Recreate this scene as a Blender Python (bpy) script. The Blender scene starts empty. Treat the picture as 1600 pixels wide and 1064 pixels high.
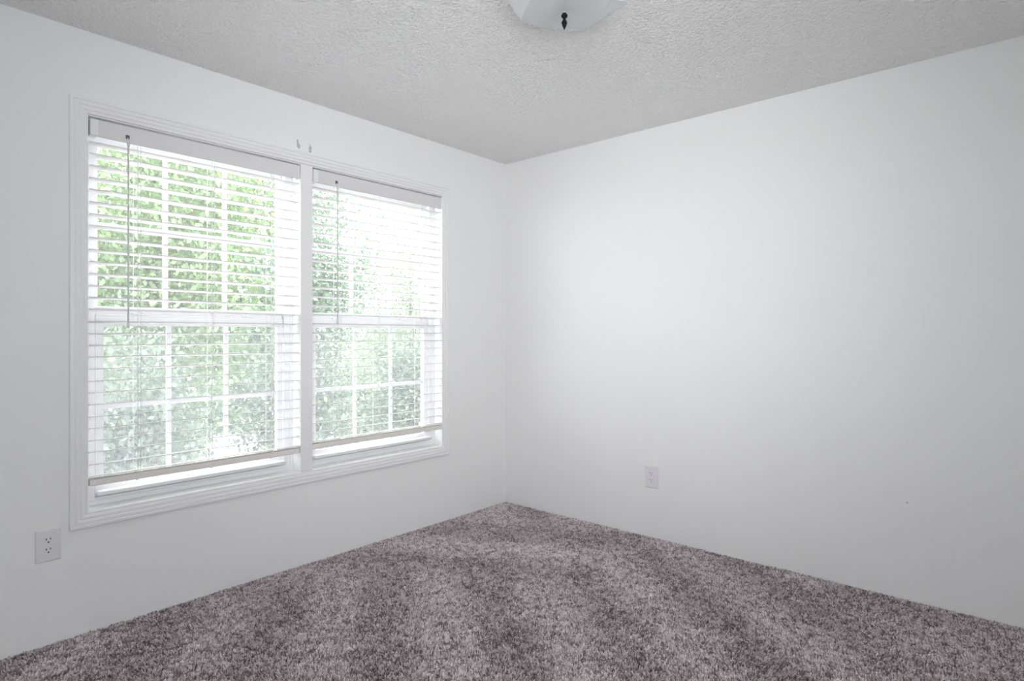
import bpy, bmesh, math, random
import numpy as np
from mathutils import Vector, Matrix

random.seed(7)
rng = np.random.default_rng(7)
SC = bpy.context.scene
COL = SC.collection

# ------------------------------------------------------------------ camera
F_PX = 943.5
YAW = math.atan((1625 - 800) / F_PX)
cam_d = bpy.data.cameras.new('camera')
cam = bpy.data.objects.new('camera', cam_d)
COL.objects.link(cam)
cam.location = (2.9048, -3.2519, 1.2108)
cam.rotation_euler = (math.pi / 2, 0, YAW)
cam_d.sensor_width = 36
cam_d.lens = F_PX / 1600 * 36
cam_d.shift_y = -9 / 1600
cam_d.clip_start = 0.02
SC.camera = cam

# ------------------------------------------------------------------ light and exposure
SC.view_settings.view_transform = 'Standard'
SC.view_settings.look = 'None'
SC.view_settings.gamma = 1
SC.view_settings.exposure = -0.15
SC.view_settings.use_curve_mapping = False
SC.cycles.max_bounces = 14
SC.cycles.diffuse_bounces = 8
SC.cycles.transparent_max_bounces = 24
SC.cycles.sample_clamp_indirect = 25
SC.cycles.use_denoising = True

SKY = 9.5
SUN = 5.0
w = bpy.data.worlds.new('sky')
SC.world = w
w.use_nodes = True
bg = w.node_tree.nodes['Background']
bg.inputs[0].default_value = (0.95, 0.965, 1.0, 1)
bg.inputs[1].default_value = SKY

sd = bpy.data.lights.new('sun', 'SUN')
sd.energy = SUN
sd.angle = math.radians(3)
sd.color = (1.0, 0.96, 0.88)
sun = bpy.data.objects.new('sun', sd)
COL.objects.link(sun)
sun.rotation_euler = (math.radians(-15), math.radians(38), 0)     # high, from behind the house: lights the trees' near side
sun.location = (4, -3, 8)

# unseen fill spot added beside and above the camera, turned to the far corner
fd = bpy.data.lights.new('fill_spot', 'SPOT')
fd.energy = 180; fd.shadow_soft_size = 0.5
fd.spot_size = math.radians(77); fd.spot_blend = 1.0
fd.color = (0.985, 0.985, 1.0)
fl = bpy.data.objects.new('fill_spot', fd); COL.objects.link(fl)
fl.location = (3.0, -3.4, 1.6)
fl.rotation_euler = (Vector((.45, -.42, 1.80)) - Vector(fl.location)).to_track_quat('-Z', 'Y').to_euler()

# sampling portals in the window openings (they give off no light of their own)
def portal(loc, rot, sx, sy):
    d = bpy.data.lights.new('window_portal', 'AREA'); d.shape = 'RECTANGLE'; d.size = sx; d.size_y = sy
    d.cycles.is_portal = True
    o = bpy.data.objects.new('window_portal', d); COL.objects.link(o)
    o.location = loc; o.rotation_euler = rot
portal((-.175, -1.577, 1.30), (0, -math.pi / 2, 0), 1.62, 1.95)
portal((3.91, -2.675, 1.375), (0, math.pi / 2, 0), 1.45, 1.05)

# ------------------------------------------------------------------ material helpers
def new_mat(name):
    m = bpy.data.materials.new(name)
    m.use_nodes = True
    nt = m.node_tree
    return m, nt, nt.nodes['Principled BSDF']

def mat(name, col, rough=0.5, var=0.0, vscale=8, bump=0.0, bscale=200, bdist=0.001, metallic=0, spec=0.5):
    m, nt, b = new_mat(name)
    b.inputs['Roughness'].default_value = rough
    b.inputs['Metallic'].default_value = metallic
    b.inputs['Specular IOR Level'].default_value = spec
    tc = nt.nodes.new('ShaderNodeTexCoord')
    nz = nt.nodes.new('ShaderNodeTexNoise')
    nz.inputs['Scale'].default_value = vscale
    nz.inputs['Detail'].default_value = 3
    nt.links.new(tc.outputs['Object'], nz.inputs['Vector'])
    mx = nt.nodes.new('ShaderNodeMix'); mx.data_type = 'RGBA'
    c1 = tuple(max(0, c * (1 - var)) for c in col); c2 = tuple(min(1, c * (1 + var)) for c in col)
    mx.inputs[6].default_value = (*c1, 1); mx.inputs[7].default_value = (*c2, 1)
    nt.links.new(nz.outputs[0], mx.inputs[0])
    nt.links.new(mx.outputs[2], b.inputs['Base Color'])
    if bump:
        n2 = nt.nodes.new('ShaderNodeTexNoise'); n2.inputs['Scale'].default_value = bscale; n2.inputs['Detail'].default_value = 2
        nt.links.new(tc.outputs['Object'], n2.inputs['Vector'])
        bp = nt.nodes.new('ShaderNodeBump'); bp.inputs['Strength'].default_value = bump; bp.inputs['Distance'].default_value = bdist
        nt.links.new(n2.outputs[0], bp.inputs['Height'])
        nt.links.new(bp.outputs[0], b.inputs['Normal'])
    return m

M = {}
M['wall'] = mat('wall_paint', (0.89, 0.89, 0.89), 0.75, 0.01, 2, 0.12, 90, 0.0015, spec=0.3)
M['trim'] = mat('trim_paint', (0.89, 0.885, 0.89), 0.42, 0.01, 6)
M['vinyl'] = mat('white_vinyl', (0.86, 0.86, 0.88), 0.3, 0.01, 6)
M['slat'] = mat('blind_slat', (0.77, 0.755, 0.76), 0.45, 0.015, 5)
M['rail'] = mat('blind_rail', (0.84, 0.81, 0.775), 0.45, 0.02, 5)
M['cord'] = mat('blind_cord', (0.85, 0.85, 0.84), 0.8, 0.02, 40)
M['wand'] = mat('smoky_wand', (0.62, 0.62, 0.64), 0.25, 0.05, 30)
M['hook'] = mat('dark_hook', (0.12, 0.12, 0.13), 0.4, 0.1, 30)
M['plate'] = mat('outlet_plastic', (0.80, 0.79, 0.83), 0.35, 0.01, 20)
M['slot'] = mat('outlet_slot', (0.05, 0.045, 0.05), 0.6, 0.1, 30)
M['grey_slot'] = mat('outlet_slot_grey', (0.24, 0.22, 0.24), 0.6, 0.1, 30)
M['scuff'] = mat('bare_plaster', (0.52, 0.52, 0.51), 0.9, 0.3, 160)
M['black'] = mat('black_metal', (0.008, 0.008, 0.014), 0.6, 0.1, 30, spec=0.15)
M['pan'] = mat('fixture_pan', (0.7, 0.7, 0.68), 0.4, 0.02, 10)
M['bark'] = mat('bark', (0.20, 0.17, 0.13), 0.9, 0.4, 12, 0.5, 30, 0.01)
M['ground'] = mat('pale_ground', (0.60, 0.59, 0.56), 0.95, 0.15, 3, 0.5, 30, 0.02)  # pale rather than green: raised to bounce daylight onto the ceiling
M['siding'] = mat('neighbour_siding', (0.62, 0.66, 0.68), 0.7, 0.03, 4)
M['bulb'] = mat('bulb_glass', (0.8, 0.8, 0.78), 0.3, 0.01, 10)

# popcorn ceiling
m, nt, b = new_mat('popcorn_ceiling')
b.inputs['Roughness'].default_value = 0.7
tc = nt.nodes.new('ShaderNodeTexCoord')
v1 = nt.nodes.new('ShaderNodeTexVoronoi'); v1.inputs['Scale'].default_value = 75; v1.feature = 'SMOOTH_F1'
v1.inputs['Smoothness'].default_value = 0.3
n1 = nt.nodes.new('ShaderNodeTexNoise'); n1.inputs['Scale'].default_value = 110; n1.inputs['Detail'].default_value = 4; n1.inputs['Roughness'].default_value = 0.6
nt.links.new(tc.outputs['Object'], v1.inputs['Vector']); nt.links.new(tc.outputs['Object'], n1.inputs['Vector'])
sub = nt.nodes.new('ShaderNodeMath'); sub.operation = 'SUBTRACT'
nt.links.new(n1.outputs[0], sub.inputs[0]); nt.links.new(v1.outputs['Distance'], sub.inputs[1])
bp = nt.nodes.new('ShaderNodeBump'); bp.inputs['Strength'].default_value = 0.8; bp.inputs['Distance'].default_value = 0.010
nt.links.new(sub.outputs[0], bp.inputs['Height']); nt.links.new(bp.outputs[0], b.inputs['Normal'])
b.inputs['Base Color'].default_value = (0.95, 0.945, 0.94, 1)
M['ceiling'] = m

# carpet backing and carpet yarn
M['backing'] = mat('carpet_backing', (0.28, 0.24, 0.25), 1.0, 0.5, 150, 0.6, 180, 0.006, spec=0.05)
m, nt, b = new_mat('carpet_yarn')
at = nt.nodes.new('ShaderNodeAttribute'); at.attribute_name = 'yarn'
nt.links.new(at.outputs['Color'], b.inputs['Base Color'])
b.inputs['Roughness'].default_value = 1.0
b.inputs['Specular IOR Level'].default_value = 0.05
M['yarn'] = m

# leaves: diffuse + translucent, colour by leaf
def leaf_mat(name):
    m = bpy.data.materials.new(name); m.use_nodes = True
    nt = m.node_tree
    for n in list(nt.nodes): nt.nodes.remove(n)
    out = nt.nodes.new('ShaderNodeOutputMaterial')
    at = nt.nodes.new('ShaderNodeAttribute'); at.attribute_name = 'leafcol'
    d = nt.nodes.new('ShaderNodeBsdfDiffuse'); t = nt.nodes.new('ShaderNodeBsdfTranslucent')
    g = nt.nodes.new('ShaderNodeBsdfGlossy'); g.inputs['Roughness'].default_value = 0.35
    g.inputs['Color'].default_value = (0.9, 0.95, 0.9, 1)
    mx = nt.nodes.new('ShaderNodeMixShader'); mx.inputs[0].default_value = 0.45
    m2 = nt.nodes.new('ShaderNodeMixShader'); m2.inputs[0].default_value = 0.08
    nt.links.new(at.outputs['Color'], d.inputs['Color']); nt.links.new(at.outputs['Color'], t.inputs['Color'])
    nt.links.new(d.outputs[0], mx.inputs[1]); nt.links.new(t.outputs[0], mx.inputs[2])
    nt.links.new(mx.outputs[0], m2.inputs[1]); nt.links.new(g.outputs[0], m2.inputs[2])
    nt.links.new(m2.outputs[0], out.inputs[0])
    return m
M['leaf'] = leaf_mat('leaf')

# thin sheets: clear with painted bloom haze, and the insect screen's fine weave
def sheet_mat(name, haze, col=(0.9, 0.92, 0.92), gloss=0.05, trans=(0.97, 0.985, 0.975)):
    m = bpy.data.materials.new(name); m.use_nodes = True
    nt = m.node_tree
    for n in list(nt.nodes): nt.nodes.remove(n)
    out = nt.nodes.new('ShaderNodeOutputMaterial')
    tr = nt.nodes.new('ShaderNodeBsdfTransparent'); tr.inputs[0].default_value = (*trans, 1)
    gl = nt.nodes.new('ShaderNodeBsdfGlossy'); gl.inputs['Roughness'].default_value = 0.02
    df = nt.nodes.new('ShaderNodeBsdfDiffuse'); df.inputs[0].default_value = (*col, 1)
    tl = nt.nodes.new('ShaderNodeBsdfTranslucent'); tl.inputs[0].default_value = (*col, 1)
    a = nt.nodes.new('ShaderNodeMixShader'); a.inputs[0].default_value = 0.5
    nt.links.new(df.outputs[0], a.inputs[1]); nt.links.new(tl.outputs[0], a.inputs[2])
    b1 = nt.nodes.new('ShaderNodeMixShader'); b1.inputs[0].default_value = gloss
    nt.links.new(tr.outputs[0], b1.inputs[1]); nt.links.new(gl.outputs[0], b1.inputs[2])
    tc = nt.nodes.new('ShaderNodeTexCoord'); nz = nt.nodes.new('ShaderNodeTexNoise'); nz.inputs['Scale'].default_value = 3
    nt.links.new(tc.outputs['Object'], nz.inputs['Vector'])
    mr = nt.nodes.new('ShaderNodeMapRange')
    mr.inputs['To Min'].default_value = haze * 0.8; mr.inputs['To Max'].default_value = haze * 1.2
    nt.links.new(nz.outputs[0], mr.inputs['Value'])
    c = nt.nodes.new('ShaderNodeMixShader')
    nt.links.new(mr.outputs[0], c.inputs[0])
    nt.links.new(b1.outputs[0], c.inputs[1]); nt.links.new(a.outputs[0], c.inputs[2])
    nt.links.new(c.outputs[0], out.inputs[0])
    return m
M['glass'] = sheet_mat('hazy_pane', 0.045)  # pale haze mixed in stands for overexposure bloom
M['screen'] = sheet_mat('insect_screen', 0.06, (0.75, 0.78, 0.8), 0.0, (0.95, 0.95, 0.95))

# frosted shade glass
m, nt, b = new_mat('frosted_glass')
b.inputs['Base Color'].default_value = (0.86, 0.87, 0.9, 1)
b.inputs['Roughness'].default_value = 0.12
b.inputs['Transmission Weight'].default_value = 0.5
b.inputs['Coat Weight'].default_value = 0.5
tc = nt.nodes.new('ShaderNodeTexCoord'); nz = nt.nodes.new('ShaderNodeTexNoise'); nz.inputs['Scale'].default_value = 6
nt.links.new(tc.outputs['Object'], nz.inputs['Vector'])
mr = nt.nodes.new('ShaderNodeMapRange'); mr.inputs['To Min'].default_value = 0.08; mr.inputs['To Max'].default_value = 0.2
nt.links.new(nz.outputs[0], mr.inputs['Value']); nt.links.new(mr.outputs[0], b.inputs['Roughness'])
M['shade'] = m

# ------------------------------------------------------------------ mesh helpers
def bm_obj(name, bm, material, parent=None, smooth=False):
    me = bpy.data.meshes.new(name)
    bmesh.ops.recalc_face_normals(bm, faces=bm.faces)
    bm.to_mesh(me); bm.free()
    me.materials.append(material)
    if smooth:
        for p in me.polygons: p.use_smooth = True
    o = bpy.data.objects.new(name, me)
    COL.objects.link(o)
    if parent is not None:
        o.parent = parent
        o.matrix_parent_inverse = Matrix.Translation(parent.location).inverted() if parent.parent is None else Matrix.Identity(4)
    return o

def root(name, loc):
    o = bpy.data.objects.new(name, None); COL.objects.link(o); o.location = loc
    o.empty_display_size = 0.05
    return o

def tag(o, label=None, cat=None, group=None, kind=None):
    if label: o['label'] = label
    if cat: o['category'] = cat
    if group: o['group'] = group
    if kind: o['kind'] = kind
    return o

def box(bm, x0, x1, y0, y1, z0, z1, bev=0.0, seg=2):
    r = bmesh.ops.create_cube(bm, size=1)
    vs = r['verts']
    for v in vs:
        v.co = Vector((x0 + (v.co.x + .5) * (x1 - x0), y0 + (v.co.y + .5) * (y1 - y0), z0 + (v.co.z + .5) * (z1 - z0)))
    if bev:
        es = {e for v in vs for e in v.link_edges}
        bmesh.ops.bevel(bm, geom=list(es), offset=bev, segments=seg, profile=0.5, affect='EDGES')
    return bm

def one_box(name, m, parent, *a, bev=0.0):
    return bm_obj(name, box(bmesh.new(), *a, bev=bev), m, parent)

def tube(bm, pts, r, n=8, caps=True):
    pts = [Vector(p) for p in pts]
    rs = r if isinstance(r, (list, tuple)) else [r] * len(pts)
    rings = []
    for i, p in enumerate(pts):
        d = (pts[min(i + 1, len(pts) - 1)] - pts[max(i - 1, 0)]).normalized()
        up = Vector((1, 0, 0)) if abs(d.x) < 0.9 else Vector((0, 1, 0))
        a = d.cross(up).normalized(); c = d.cross(a)
        rings.append([bm.verts.new(p + (a * math.cos(2 * math.pi * k / n) + c * math.sin(2 * math.pi * k / n)) * rs[i]) for k in range(n)])
    for i in range(len(rings) - 1):
        for k in range(n):
            bm.faces.new((rings[i][k], rings[i][(k + 1) % n], rings[i + 1][(k + 1) % n], rings[i + 1][k]))
    if caps:
        bm.faces.new(rings[0]); bm.faces.new(list(reversed(rings[-1])))

def lathe(bm, cx, cy, prof, n=20):
    rings = []
    for rr, z in prof:
        if rr < 1e-5: rings.append([bm.verts.new((cx, cy, z))])
        else: rings.append([bm.verts.new((cx + rr * math.cos(2 * math.pi * k / n), cy + rr * math.sin(2 * math.pi * k / n), z)) for k in range(n)])
    for a, c in zip(rings, rings[1:]):
        for k in range(n):
            q = [a[k % len(a)], a[(k + 1) % len(a)], c[(k + 1) % len(c)], c[k % len(c)]]
            q2 = []
            for v in q:
                if v not in q2: q2.append(v)
            if len(q2) > 2: bm.faces.new(q2)

def ring_sweep(bm, y0, y1, z0, z1, prof):
    """mitred rectangular frame in the wall plane; prof = closed list of (inset from the outer edge, x)"""
    loops = []
    for ins, x in prof:
        loops.append([bm.verts.new((x, y0 + ins, z0 + ins)), bm.verts.new((x, y1 - ins, z0 + ins)),
                      bm.verts.new((x, y1 - ins, z1 - ins)), bm.verts.new((x, y0 + ins, z1 - ins))])
    n = len(loops)
    for i in range(n):
        a = loops[i]; c = loops[(i + 1) % n]
        for k in range(4):
            bm.faces.new((a[k], a[(k + 1) % 4], c[(k + 1) % 4], c[k]))

def ring_box(bm, y0, y1, z0, z1, wl, wr, wb, wt, x0, x1):
    o = [(y0, z0), (y1, z0), (y1, z1), (y0, z1)]
    i = [(y0 + wl, z0 + wb), (y1 - wr, z0 + wb), (y1 - wr, z1 - wt), (y0 + wl, z1 - wt)]
    L = [[bm.verts.new((x, p[0], p[1])) for p in P] for P, x in ((o, x0), (i, x0), (i, x1), (o, x1))]
    for q in range(4):
        a = L[q]; c = L[(q + 1) % 4]
        for k in range(4):
            bm.faces.new((a[k], a[(k + 1) % 4], c[(k + 1) % 4], c[k]))

# ------------------------------------------------------------------ room shell
H = 2.44
RX, RY = 3.75, -4.35
HY0, HY1, HZ0, HZ1 = -2.552, -0.603, 0.485, 2.112         # rough opening
WT = 0.17
bm = bmesh.new()
ring_box(bm, RY - .15, 0.15, -0.15, H + 0.15, HY0 - (RY - .15), 0.15 - HY1, HZ0 + 0.15, H + 0.15 - HZ1, -WT, 0.0)
tag(bm_obj('wall_left', bm, M['wall']), kind='structure')
tag(one_box('wall_back', M['wall'], None, 0, RX + .15, 0, 0.15, -0.15, H + 0.15), kind='structure')
tag(one_box('wall_front', M['wall'], None, 0, RX + .15, RY - .15, RY, -0.15, H + 0.15), kind='structure')
W3 = (-3.20, -2.15, 0.65, 2.10)                            # an unseen window opposite the blinds, added to let in fill light
bm = bmesh.new(); XA, XB = RX, RX + .15
box(bm, XA, XB, RY, W3[0], -.15, H + .15); box(bm, XA, XB, W3[1], 0, -.15, H + .15)
box(bm, XA, XB, W3[0], W3[1], -.15, W3[2]); box(bm, XA, XB, W3[0], W3[1], W3[3], H + .15)
tag(bm_obj('wall_right', bm, M['wall']), kind='structure')
r3 = tag(root('window_3', (RX + .08, -2.675, W3[2])), kind='structure')
bm = bmesh.new(); e = .05; XA, XB = RX + .05, RX + .12
box(bm, XA, XB, W3[0], W3[0] + e, W3[2], W3[3]); box(bm, XA, XB, W3[1] - e, W3[1], W3[2], W3[3])
box(bm, XA, XB, W3[0] + e, W3[1] - e, W3[2], W3[2] + e); box(bm, XA, XB, W3[0] + e, W3[1] - e, W3[3] - e, W3[3])
box(bm, XA, XB, W3[0] + e, W3[1] - e, 1.48, 1.52)
bm_obj('window_frame', bm, M['vinyl'], r3)
one_box('pane', M['glass'], r3, RX + .084, RX + .085, W3[0] + e, W3[1] - e, W3[2] + e, W3[3] - e)
ceiling = tag(one_box('ceiling', M['ceiling'], None, 0, RX, RY, 0, H, H + 0.15), kind='structure')
tag(one_box('floor', M['backing'], None, 0, RX, RY, 0, -0.15, -0.0035), kind='structure')

# sprayed popcorn: small faceted lumps over the whole ceiling
def popcorn():
    N = 140000
    cx = rng.uniform(.004, RX - .004, N); cy = rng.uniform(RY + .004, -.004, N)
    r = rng.uniform(.0020, .0050, N); h = r * rng.uniform(.45, .9, N)
    th = rng.uniform(0, math.pi, N)
    P = []
    for k in range(4):
        a = th + k * math.pi / 2 + rng.uniform(-.35, .35, N); rr = r * rng.uniform(.7, 1.2, N)
        P.append(np.stack([np.clip(cx + np.cos(a) * rr, .0005, RX - .0005), np.clip(cy + np.sin(a) * rr, RY + .0005, -.0005), np.full(N, H - .0001)], 1))
    P.append(np.stack([cx + rng.normal(0, .0007, N), cy + rng.normal(0, .0007, N), H - h], 1))
    V = np.stack(P, 1).reshape(-1, 3)
    b = np.arange(N)[:, None] * 5
    T = np.concatenate([b + np.array([[k, 4, (k + 1) % 4]]) for k in range(4)], 1).reshape(-1).astype(np.int32)
    nf = N * 4
    me = bpy.data.meshes.new('popcorn_texture')
    me.vertices.add(V.shape[0]); me.vertices.foreach_set('co', V.astype(np.float32).ravel())
    me.loops.add(nf * 3); me.loops.foreach_set('vertex_index', T)
    me.polygons.add(nf); me.polygons.foreach_set('loop_start', np.arange(0, nf * 3, 3, dtype=np.int32)); me.polygons.foreach_set('loop_total', np.full(nf, 3, dtype=np.int32))
    me.update(); me.materials.append(M['ceiling'])
    o = bpy.data.objects.new('popcorn_texture', me); COL.objects.link(o); o.parent = ceiling
    o['kind'] = 'stuff'
popcorn()

# carpet pile
def carpet():
    sp = 0.0052
    nx = int(RX / sp); ny = int(-RY / sp)
    gx, gy = np.meshgrid((np.arange(nx) + .5) * sp, -(np.arange(ny) + .5) * sp)
    px = (gx + rng.uniform(-.5, .5, gx.shape) * sp * 1.3).ravel(); py = (gy + rng.uniform(-.5, .5, gx.shape) * sp * 1.3).ravel()
    px = np.clip(px, .003, RX - .003); py = np.clip(py, RY + .003, -.003)
    N = px.size
    # clumped tone noise
    def vnoise(x, y, s, seed):
        r = np.random.default_rng(seed); G = r.random((512, 512))
        u = x / s; v = y / s; i = np.floor(u).astype(int); j = np.floor(v).astype(int); fu = u - i; fv = v - j
        fu = fu * fu * (3 - 2 * fu); fv = fv * fv * (3 - 2 * fv)
        g = lambda a, c: G[a % 512, c % 512]
        return (g(i, j) * (1 - fu) + g(i + 1, j) * fu) * (1 - fv) + (g(i, j + 1) * (1 - fu) + g(i + 1, j + 1) * fu) * fv
    n1 = vnoise(px, py, .011, 1); n2 = vnoise(px, py, .028, 2); n3 = rng.random(N)
    t = .42 * n1 + .16 * n2 + .42 * n3
    t = np.clip((t - .5) * 1.9 + .5, 0, 1)
    dark = np.array([.25, .205, .215]); mid = np.array([.72, .64, .655]); light = np.array([.95, .89, .90])
    c = np.where(t[:, None] < .5, dark + (mid - dark) * (t[:, None] * 2), mid + (light - mid) * (t[:, None] * 2 - 1))
    # brushed stripes left by the vacuum cleaner: the pile leans one way, then the other
    ang = math.radians(52) ; s1 = (px * math.cos(ang) + py * math.sin(ang)) + .05 * (vnoise(px, py, .3, 3) - .5)
    ang2 = math.radians(-62); s2 = (px * math.cos(ang2) + py * math.sin(ang2)) + .06 * (vnoise(px, py, .35, 4) - .5)
    a1 = np.tanh(np.sin(s1 * 2 * math.pi / .46) * 1.5); a2 = np.tanh(np.sin(s2 * 2 * math.pi / .58 + 1) * 1.5)
    sel = np.clip((vnoise(px, py, .8, 5) - .5) * 5 + .5, 0, 1)
    lean = a1 * sel + a2 * (1 - sel) + .9 * (vnoise(px, py, .16, 9) - .5) + .7 * (vnoise(px, py, .07, 10) - .5)
    h = rng.uniform(.0075, .0125, N)
    # towards the window or towards the camera
    lx = lean * .0042 * -.658 * -1 + rng.normal(0, .0028, N); ly = lean * .0042 * .753 * -1 + rng.normal(0, .0028, N)
    V = []; C = []
    for k in range(2):
        th = rng.uniform(0, math.pi, N); wd = rng.uniform(.0016, .0026, N)
        ox = np.cos(th) * wd; oy = np.sin(th) * wd
        jx = rng.normal(0, .0012, N); jy = rng.normal(0, .0012, N)
        z0 = np.full(N, -.0038)
        hh = h * rng.uniform(.85, 1.1, N)
        tx = np.clip(px + lx + jx, .0005, RX); ty = np.clip(py + ly + jy, RY, -.0005)
        q = np.stack([np.stack([px - ox, py - oy, z0], 1), np.stack([px + ox, py + oy, z0], 1),
                      np.stack([tx + ox * .8, np.minimum(ty + oy * .8, -.0003), hh - .0035], 1), np.stack([tx - ox * .8, np.minimum(ty - oy * .8, -.0003), hh - .0035], 1)], 1)
        q[:, :, 0] = np.maximum(q[:, :, 0], .0003)
        q[:, :, 1] = np.minimum(q[:, :, 1], -.0003)
        V.append(q.reshape(-1, 3)); C.append(np.repeat(c * rng.uniform(.85, 1.15, (N, 1)), 4, 0))
    V = np.concatenate(V); C = np.concatenate(C)
    nf = V.shape[0] // 4
    me = bpy.data.meshes.new('carpet_pile')
    me.vertices.add(V.shape[0]); me.vertices.foreach_set('co', V.astype(np.float32).ravel())
    me.loops.add(nf * 4); me.loops.foreach_set('vertex_index', np.arange(nf * 4, dtype=np.int32))
    me.polygons.add(nf); me.polygons.foreach_set('loop_start', np.arange(0, nf * 4, 4, dtype=np.int32))
    me.polygons.foreach_set('loop_total', np.full(nf, 4, dtype=np.int32))
    me.update()
    a = me.attributes.new('yarn', 'FLOAT_COLOR', 'POINT')
    a.data.foreach_set('color', np.concatenate([np.clip(C, 0, 1), np.ones((C.shape[0], 1))], 1).astype(np.float32).ravel())
    me.materials.append(M['yarn'])
    o = bpy.data.objects.new('carpet_pile', me); COL.objects.link(o)
    tag(o, 'speckled mauve-grey carpet covering the whole floor, brushed into streaks', 'carpet', kind='stuff')
carpet()

# ------------------------------------------------------------------ window casing, mullion, jambs
CY0, CY1, CZ0, CZ1 = -2.605, -0.560, 0.432, 2.167
OY0, OY1, OZ0, OZ1 = -2.540, -0.615, 0.497, 2.100
MY0, MY1 = -1.610, -1.542
bm = bmesh.new()
ring_sweep(bm, CY0, CY1, CZ0, CZ1, [(0, 0.0), (0, .014), (.003, .017), (.012, .018), (.0145, .0135), (.017, .0135), (.020, .0165), (.029, .0165),
                                    (.033, .0125), (.036, .0125), (.039, .0145), (.046, .014), (.050, .010), (.054, .009), (.058, .0105), (.062, .009), (.063, .0)])
tag(bm_obj('trim_1', bm, M['trim']), kind='structure')
# jamb lining of the opening
bm = bmesh.new()
ring_box(bm, HY0 + .001, HY1 - .001, HZ0 + .001, HZ1 - .001, OY0 - HY0 - .001, HY1 - OY1 - .001, OZ0 - HZ0 - .001, HZ1 - OZ1 - .001, -WT + .005, 0.0005)
tag(bm_obj('trim_2', bm, M['trim']), kind='structure')
# flat mullion board between the two windows
tag(one_box('trim_3', M['trim'], None, -WT + .01, 0.009, MY0, MY1, OZ0 + .0002, OZ1 - .0002, bev=.0015), kind='structure')

def window(n, y0, y1):
    r = root('window_%d' % n, (-.08, (y0 + y1) / 2, OZ0))
    tag(r, kind='structure')
    y0 += .0005; y1 -= .0005
    z0, z1 = OZ0 + .0005, OZ1 - .0005
    bm = bmesh.new()
    ring_box(bm, y0, y1, z0, z1, .042, .042, .030, .040, -.150, -.080)
    ring_box(bm, y0, y1, z0, z1, .012, .012, .018, .012, -.080, -.074)      # raised stop bead
    bm_obj('window_frame', bm, M['vinyl'], r)
    a0, a1 = y0 + .042, y1 - .042
    # upper sash sits further out
    bm = bmesh.new(); ring_box(bm, a0 + .0005, a1 - .0005, 1.252, z1 - .0405, .018, .018, .080, .030, -.140, -.112)
    us = bm_obj('upper_sash', bm, M['vinyl'], r)
    # lower sash
    bm = bmesh.new(); ring_box(bm, a0 + .004, a1 - .006, z0 + .0305, 1.290, .030, .030, .048, .040, -.110, -.088)
    box(bm, -.1105, -.094, a0 + .004, a1 - .006, 1.2902, 1.330, bev=.002)
    box(bm, -.094, -.086, a0 + .004, a1 - .006, 1.2902, 1.297, bev=.002)
    ls = bm_obj('lower_sash', bm, M['vinyl'], r)
    g0, g1 = a0 + .034, a1 - .036
    # finger lift along the foot of the lower sash
    bm = bmesh.new(); box(bm, -.0875, -.040, g0 - .030, g1 + .03, .538, .557, bev=.006)
    bm_obj('finger_lift', bm, M['vinyl'], r, True)
    # sash latches on the meeting rail
    for t in (.2, .78):
        yy = a0 + (a1 - a0) * t
        bm = bmesh.new(); box(bm, -.0935, -.080, yy - .032, yy + .032, 1.2975, 1.309, bev=.003)
        box(bm, -.088, -.076, yy - .004, yy + .028, 1.309, 1.315, bev=.002)
        bm_obj('sash_latch', bm, M['vinyl'], r)
    # muntin grids
    bm = bmesh.new()
    for k in (1, 2):
        yy = g0 + (g1 - g0) * k / 3
        box(bm, -.103, -.094, yy - .010, yy + .010, .5765, 1.2495)
    box(bm, -.1028, -.0942, g0, g1, .895, .915)
    bm_obj('muntin_grid', bm, M['vinyl'], ls)
    bm = bmesh.new()
    u0, u1 = a0 + .019, a1 - .019
    for k in (1, 2):
        yy = u0 + (u1 - u0) * k / 3
        box(bm, -.131, -.122, yy - .010, yy + .010, 1.333, 2.028)
    box(bm, -.1308, -.1222, u0, u1, 1.672, 1.692)
    bm_obj('muntin_grid', bm, M['vinyl'], us)
    one_box('pane', M['glass'], ls, -.1045, -.1040, g0, g1, .576, 1.25)
    one_box('pane', M['glass'], us, -.1325, -.1320, u0 - .0005, u1 + .0005, 1.3325, 2.029)
    # insect screen outside the lower half
    sr = bmesh.new(); ring_box(sr, a0 + .001, a1 - .001, z0 + .031, 1.300, .012, .012, .012, .012, -.1495, -.143)
    so = bm_obj('screen_frame', sr, M['vinyl'], r)
    one_box('insect_screen', M['screen'], so, -.1465, -.1460, a0 + .013, a1 - .013, z0 + .043, 1.288)
    return r
window(1, OY0, MY0)
window(2, MY1, OY1)

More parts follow.
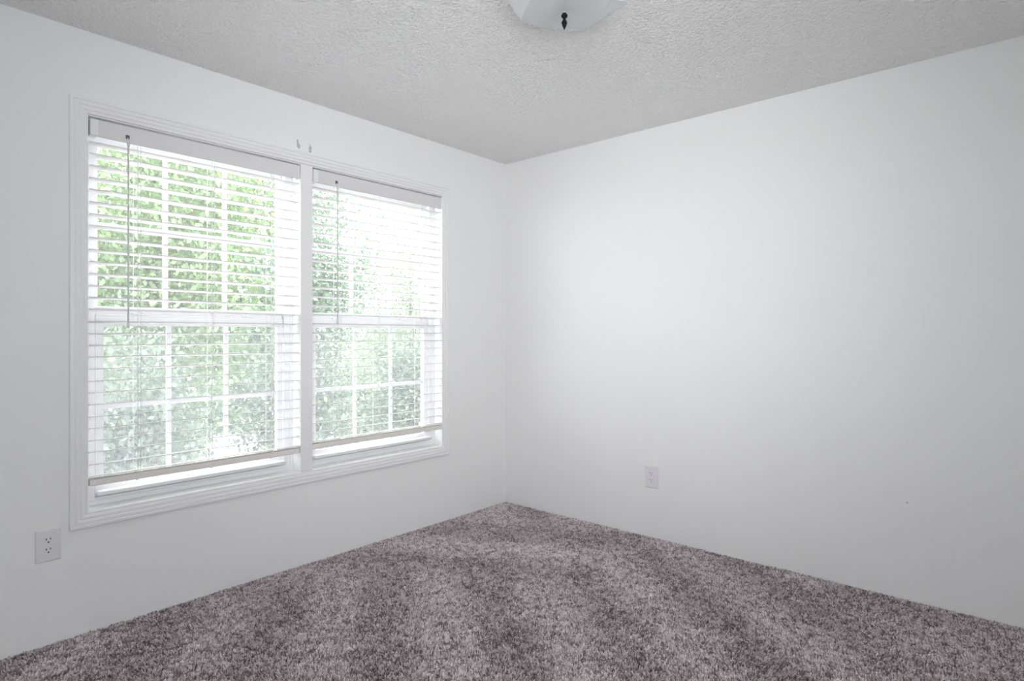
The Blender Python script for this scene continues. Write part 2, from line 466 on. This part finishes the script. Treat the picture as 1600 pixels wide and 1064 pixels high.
# ------------------------------------------------------------------ blinds
def blind(label, y0, y1, rail_z, cords, wand_y, wand_z, sag, nsl):
    r = root('window_blind', (-.022, (y0 + y1) / 2, OZ1 - .012))
    tag(r, label, 'blind')
    ya, yb = y0 + .004, y1 - .004
    bm = bmesh.new(); box(bm, -.046, -.0045, ya + .02, yb - .008, 2.040, 2.090, bev=.002)
    bm_obj('head_rail', bm, M['slat'], r)
    for s, q in ((0, ya), (1, yb - (.030 if s_right else .010))):
        e = (q, q + (.030 if s == 0 or s_right else .010))
        bm = bmesh.new(); box(bm, -.050, .0135 if s == 0 else .007, e[0], e[1], 2.022, 2.088, bev=.003)
        bm_obj('end_bracket', bm, M['vinyl'], r)
    bm = bmesh.new(); box(bm, -.001, .007, ya + .0305, yb - .0105, 2.020, 2.090, bev=.0025)
    bm_obj('valance', bm, M['slat'], r)
    # slats
    tilt = math.radians(-6.5)
    zt = 1.995; zb = rail_z + .036
    bm = bmesh.new()
    ca, sa = math.cos(tilt), math.sin(tilt)
    n = nsl
    for k in range(n):
        z = zt - (zt - zb) * k / (n - 1)
        jt = tilt + random.uniform(-.012, .012)
        ca, sa = math.cos(jt), math.sin(jt)
        dz = random.uniform(-.0008, .0008); dl = random.uniform(-.0012, .0012)
        sec = []
        for u, v in ((-.025, -.0013), (-.012, -.0008), (0, -.0005), (.012, -.0008), (.025, -.0013), (.0253, 0), (.025, .0013), (.012, .0018), (0, .0021), (-.012, .0018), (-.025, .0013), (-.0253, 0)):
            sec.append((-.022 + u * ca + v * sa, z + dz - u * sa + v * ca))
        A = [bm.verts.new((x, ya + .001, zz - dl)) for x, zz in sec]
        B = [bm.verts.new((x, yb - .001, zz + dl)) for x, zz in sec]
        for i in range(len(sec)):
            bm.faces.new((A[i], A[(i + 1) % len(sec)], B[(i + 1) % len(sec)], B[i]))
        bm.faces.new(A); bm.faces.new(list(reversed(B)))
    bm_obj('slats', bm, M['slat'], r)
    bm = bmesh.new(); box(bm, -.047, .003, ya + .001, yb - .001, rail_z, rail_z + .026, bev=.004)
    bm_obj('bottom_rail', bm, M['rail'], r)
    pitch = (zt - zb) / (n - 1)
    for i, cy in enumerate(cords):
        bm = bmesh.new()
        for xx in (.0058, -.0498):
            tube(bm, [(xx, cy, 2.045), (xx, cy, rail_z + .013)], .0014, 6)
        for k in range(n):
            z = zt - pitch * k - .0035
            tube(bm, [(.0055, cy + .002, z + .0010), (-.0495, cy + .002, z - .0038)], .0005, 4)
        bm_obj('ladder_cord', bm, M['cord'], r)
        bm = bmesh.new()
        pts = []
        for k in range(13):
            t = k / 12
            z = 2.045 + (rail_z + .02 - 2.045) * t
            off = .011 - (sag * max(0, (t - .45) / .55) ** 1.3 if i == 1 else 0)
            pts.append((.0078, cy + off, z))
        tube(bm, pts, .0013, 6)
        bm_obj('lift_cord', bm, M['cord'], r)
        bm = bmesh.new(); box(bm, -.001, .0045, cy - .006, cy + .006, rail_z - .0035, rail_z + .004, bev=.001)
        bm_obj('cord_plug', bm, M['slat'], r)
    # tilt wand
    bm = bmesh.new(); box(bm, .0068, .0115, wand_y - .007, wand_y + .007, 2.036, 2.052, bev=.0015)
    hk = bm_obj('wand_hook', bm, M['hook'], r)
    bm = bmesh.new(); tube(bm, [(.0105, wand_y, 2.04), (.016, wand_y, 2.030), (.018, wand_y, 2.012)], .0022, 8)
    tube(bm, [(.018, wand_y, 2.020), (.018, wand_y, 2.004)], .0055, 10)
    bm_obj('wand_joint', bm, M['slat'], r, True)
    bm = bmesh.new(); tube(bm, [(.018, wand_y, 2.004), (.018, wand_y, wand_z)], .0036, 6)
    wd = bm_obj('tilt_wand', bm, M['wand'], r)
    bm = bmesh.new(); lathe(bm, .018, wand_y, [(0, wand_z - .020), (.0045, wand_z - .019), (.0058, wand_z - .008), (.0045, wand_z + .003), (0, wand_z + .003)], 12)
    bm_obj('wand_tip', bm, M['slat'], wd, True)
    return r
s_right = False
blind('white slatted blind on the left window, farther from the room corner', OY0, MY0, .594, (-2.363, -2.055, -1.768), -2.402, 1.258, .030, 29)
blind('white slatted blind on the right window, nearest the room corner', MY1, OY1, .603, (-1.379, -1.115, -.800), -1.397, 1.290, -.004, 29)

# ------------------------------------------------------------------ electrical outlets
def outlet(label, ycen, z, wid, hgt, slot, rot, loc):
    """built facing +x at the origin, then placed"""
    r = root('wall_outlet', loc)
    r.rotation_euler = (0, 0, rot)
    tag(r, label, 'outlet')
    def part(nm, bm, m, par=r, sm=False):
        me = bpy.data.meshes.new(nm); bmesh.ops.recalc_face_normals(bm, faces=bm.faces); bm.to_mesh(me); bm.free(); me.materials.append(m)
        if sm:
            for p in me.polygons: p.use_smooth = True
        o = bpy.data.objects.new(nm, me); COL.objects.link(o); o.parent = par
        return o
    bm = bmesh.new()
    # bevelled plate: three stacked outlines
    L = []
    for x, ins in ((0.0, 0), (.0035, .0003), (.0062, .004), (.0066, .006)):
        L.append([bm.verts.new((x, sy * (wid / 2 - ins), sz * (hgt / 2 - ins))) for sy, sz in ((-1, -1), (1, -1), (1, 1), (-1, 1))])
    for a, c in zip(L, L[1:]):
        for k in range(4): bm.faces.new((a[k], a[(k + 1) % 4], c[(k + 1) % 4], c[k]))
    bm.faces.new(L[-1]); bm.faces.new(list(reversed(L[0])))
    part('cover_plate', bm, M['plate'])
    for s in (1, -1):
        bm = bmesh.new()
        n = 28; pts = []
        for k in range(n):
            a = 2 * math.pi * k / n
            pts.append((.0172 * math.cos(a), max(-.0137, min(.0137, .0172 * math.sin(a)))))
        A = [bm.verts.new((.0060, p[0], s * .0195 + p[1])) for p in pts]; B = [bm.verts.new((.0080, p[0] * .97, s * .0195 + p[1] * .97)) for p in pts]
        for k in range(n): bm.faces.new((A[k], A[(k + 1) % n], B[(k + 1) % n], B[k]))
        bm.faces.new(B); bm.faces.new(list(reversed(A)))
        rc = part('receptacle', bm, M['plate'])
        bm = bmesh.new()
        box(bm, .0078, .0083, -.0078, -.0052, s * .0195 + .0005, s * .0195 + .0095)
        box(bm, .0078, .0083, .0052, .0078, s * .0195 + .0015, s * .0195 + .0090)
        tube(bm, [(.0078, 0, s * .0195 - .0072), (.0083, 0, s * .0195 - .0072)], .0030, 12)
        part('slots', bm, slot, rc)
    bm = bmesh.new(); tube(bm, [(.0064, 0, 0), (.0074, 0, 0)], [.0032, .0026], 12)
    part('screw', bm, M['plate'])
    return r
outlet('white outlet plate with dark slots on the window wall, at far left below the window', 0, 0, .082, .127, M['slot'], 0, (0.0002, -2.672, .3935))
outlet('white outlet plate on the blank wall to the right of the room corner', 0, 0, .086, .132, M['grey_slot'], -math.pi / 2, (1.166, -.0002, .366))

# ------------------------------------------------------------------ marks on the walls
def blob(name, outline, t, label, loc):
    bm = bmesh.new()
    A = [bm.verts.new((0, y, z)) for y, z in outline]; B = [bm.verts.new((t, y * .8, z * .85)) for y, z in outline]
    n = len(A)
    for k in range(n): bm.faces.new((A[k], A[(k + 1) % n], B[(k + 1) % n], B[k]))
    bm.faces.new(B); bm.faces.new(list(reversed(A)))
    o = bm_obj(name, bm, M['scuff']); o.location = loc
    tag(o, label, 'paint chip')
    return o
blob('paint_chip', [(-.009, .022), (.001, .020), (.004, .003), (.013, -.004), (.011, -.020), (.001, -.024), (-.007, -.012), (-.006, .004)], .0007,
     'left of the two grey paint chips on the wall above the window mullion', (0, -1.620, 2.203))
blob('paint_chip', [(-.008, .024), (.000, .017), (.010, .008), (.012, -.002), (.004, -.005), (.012, -.012), (.006, -.025), (-.007, -.018), (-.004, -.006), (-.008, .002), (.0, .008)], .0007,
     'right of the two grey paint chips on the wall above the window mullion', (0, -1.553, 2.196))
bm = bmesh.new(); tube(bm, [(0, 0, 0), (0, -.0012, 0)], [.004, .003], 10)
o = bm_obj('nail_hole', bm, M['scuff']); o.location = (2.45, 0, .447)
tag(o, 'tiny grey nail hole low on the blank right-hand wall', 'nail hole')

# ------------------------------------------------------------------ ceiling light
def ceiling_light(cx, cy):
    r = root('ceiling_light', (cx, cy, H))
    tag(r, 'flush ceiling light with square bent glass shade and black finial', 'ceiling light')
    bm = bmesh.new(); lathe(bm, cx, cy, [(0, H), (.10, H), (.105, H - .006), (.098, H - .022), (.03, H - .026), (0, H - .026)], 40)
    bm_obj('ceiling_pan', bm, M['pan'], r, True)
    bm = bmesh.new(); tube(bm, [(cx, cy, H - .026), (cx, cy, 2.330)], .004, 10); bm_obj('stem', bm, M['pan'], r, True)
    for s in (-1, 1):
        bm = bmesh.new()
        lathe(bm, cx + s * .055, cy, [(0, H - .027), (.016, H - .028), (.014, H - .045), (.026, H - .062), (.022, H - .082), (0, H - .090)], 18)
        bm_obj('bulb', bm, M['bulb'], r, True)
    # square glass with corners folded upwards; one diagonal points to the room corner
    bm = bmesh.new()
    n = 24; R_ = .245; rot = math.radians(145 - 45)
    S = R_ / math.sqrt(2); G = []
    for i in range(n + 1):
        row = []
        for j in range(n + 1):
            u = -1 + 2 * i / n; v = -1 + 2 * j / n
            d = abs(u) + abs(v)                       # 2 at the corners
            e = max(abs(u), abs(v))
            z = 2.338 + .018 * (math.hypot(u, v)) ** 2 * .5
            if d > 1.12: z += (d - 1.12) * .052       # flaps
            k = 1 - .05 * (e ** 6) * (1 - min(abs(u), abs(v))) # slightly waisted sides
            a = u * S * k; c = v * S * k
            row.append(bm.verts.new((cx + a * math.cos(rot) - c * math.sin(rot), cy + a * math.sin(rot) + c * math.cos(rot), z)))
        G.append(row)
    for i in range(n):
        for j in range(n): bm.faces.new((G[i][j], G[i + 1][j], G[i + 1][j + 1], G[i][j + 1]))
    bmesh.ops.solidify(bm, geom=bm.faces[:], thickness=.005)
    bm_obj('glass_shade', bm, M['shade'], r, False)
    bm = bmesh.new()
    lathe(bm, cx, cy, [(0, 2.334), (.006, 2.333), (.0115, 2.324), (.0105, 2.320), (.0050, 2.315), (.0045, 2.311), (.0090, 2.303), (.0102, 2.299), (.0060, 2.286), (.0015, 2.276), (0, 2.2745)], 20)
    bm_obj('finial', bm, M['black'], r, True)
ceiling_light(1.655, -1.545)

# ------------------------------------------------------------------ outdoors
tag(one_box('ground', M['ground'], None, -40, -WT - .02, -30, 30, -.55, -.45), 'pale ground outside the windows, made bright to bounce light indoors', 'pale_ground', kind='structure')

def tree(name, label, cat, x, y, r, h, n, z0=-.44, low=0.0, tone=0, leaf=.05, grp=None, trunk=True, ry=None):
    rt = root(name, (x, y, -.45)); tag(rt, label, cat, grp)
    rg = np.random.default_rng(int(abs(x * 97 + y * 31) * 10) + 5)
    # cluster centres in the crown
    nc = max(14, n // 70)
    u = rg.normal(size=(nc, 3)); u /= np.linalg.norm(u, axis=1)[:, None]
    rad = rg.random(nc) ** .45
    cz = z0 + low + (h - low) / 2
    cen = np.stack([x + u[:, 0] * rad * r, y + u[:, 1] * rad * (ry or r), cz + u[:, 2] * rad * (h - low) / 2], 1)
    cen[:, 2] = np.maximum(cen[:, 2], z0 + .05)
    if trunk:
        bm = bmesh.new()
        top = (x, y, z0 + h * .7)
        tube(bm, [(x, y, -.46), (x + .05, y + .03, z0 + h * .3), top], [.03 + h * .012, .02 + h * .009, .012], 8)
        for k in range(0, nc, max(1, nc // 22)):
            c = cen[k]; s = (x + .03, y + .02, min(c[2], z0 + h * .65) * .6 + z0 * .4)
            mid = ((s[0] + c[0]) / 2, (s[1] + c[1]) / 2, (s[2] + c[2]) / 2 + .08)
            tube(bm, [s, mid, tuple(c)], [.016, .010, .004], 5)
        bm_obj('trunk', bm, M['bark'], rt, True)
    ci = rg.integers(0, nc, n)
    p = cen[ci] + rg.normal(size=(n, 3)) * (r * .15 + .05)
    p[:, 2] = np.maximum(p[:, 2], -.43)
    d = rg.normal(size=(n, 3)); d[:, 2] -= .35; d /= np.linalg.norm(d, axis=1)[:, None]
    q = rg.normal(size=(n, 3)); s = np.cross(d, q); s /= np.linalg.norm(s, axis=1)[:, None]
    nn = np.cross(d, s)
    L = (leaf * rg.uniform(.7, 1.4, n))[:, None]
    V = np.stack([p, p + d * L * .5 + s * L * .28 + nn * L * .06, p + d * L, p + d * L * .5 - s * L * .28 + nn * L * .06], 1).reshape(-1, 3)
    pal = {0: [(.16, .33, .09), (.26, .46, .14), (.42, .56, .16)],
           1: [(.11, .25, .12), (.19, .36, .20), (.30, .46, .28)],
           2: [(.30, .45, .28), (.44, .58, .38), (.60, .70, .46)],
           3: [(.12, .20, .15), (.22, .30, .24), (.34, .42, .34)]}[tone]
    pal = np.array(pal) * (.39, .46, .46, .40)[tone]
    t = rg.random(n) * .6 + rg.random(nc)[ci] * .4
    t2 = t[:, None] * 2
    c = np.where(t2 < 1, pal[0] + (pal[1] - pal[0]) * t2, pal[1] + (pal[2] - pal[1]) * (t2 - 1))
    yel = rg.random(n) < .012
    c[yel] = (.30, .32, .12)
    C = np.repeat(c, 4, 0)
    me = bpy.data.meshes.new('foliage')
    me.vertices.add(V.shape[0]); me.vertices.foreach_set('co', (V - np.array([x, y, -.45])).astype(np.float32).ravel())
    me.loops.add(n * 4); me.loops.foreach_set('vertex_index', np.arange(n * 4, dtype=np.int32))
    me.polygons.add(n); me.polygons.foreach_set('loop_start', np.arange(0, n * 4, 4, dtype=np.int32)); me.polygons.foreach_set('loop_total', np.full(n, 4, dtype=np.int32))
    me.update()
    a = me.attributes.new('leafcol', 'FLOAT_COLOR', 'POINT')
    a.data.foreach_set('color', np.concatenate([C, np.ones((C.shape[0], 1))], 1).astype(np.float32).ravel())
    me.materials.append(M['leaf'])
    o = bpy.data.objects.new('foliage', me); COL.objects.link(o); o.parent = rt
    return rt

tree('leafy_tree', 'bright green leafy tree filling the upper half of the left window', 'tree', -4.2, -.85, 1.0, 4.6, 24000, low=.2, tone=0, leaf=.065)
tree('leafy_tree', 'dark green tree seen on both sides of the window mullion', 'tree', -5.0, 1.6, .70, 3.9, 11000, low=.9, tone=1, leaf=.062)
tree('leafy_tree', 'pale thin tree against the white sky through the right window', 'tree', -5.6, 3.7, 1.0, 3.7, 6500, low=.3, tone=2, leaf=.07)
tree('shrub', 'grey-green shrub low at the left edge of the left window', 'shrub', -2.0, -1.75, .45, 1.6, 10000, tone=3, leaf=.046)
tree('shrub', 'grey-green shrub low behind the mullion between the two windows', 'shrub', -2.1, -.4, .45, 1.65, 10000, tone=3, leaf=.046)
tree('shrub', 'grey-green shrub low at the right of the right window', 'shrub', -2.2, .95, .45, 1.55, 10000, tone=3, leaf=.046)
tree('shrub', 'pale green shrub low in the middle of the right window', 'shrub', -3.6, 1.25, .36, 1.4, 6500, tone=2, leaf=.05)
tree('hedge', 'tall green hedge behind the trees seen in the left window', 'hedge', -7.8, 0.2, 1.0, 3.6, 24000, tone=1, leaf=.12, ry=3.0)
tree('hedge', 'lower pale hedge far behind the right window', 'hedge', -8.0, 6.6, 1.0, 2.3, 17000, tone=2, leaf=.11, ry=2.6)
tree('leafy_tree', 'tall green tree far back above the hedge, seen in the left window', 'tree', -11.5, 2.5, 2.4, 7.2, 14000, low=2.4, tone=0, leaf=.15)
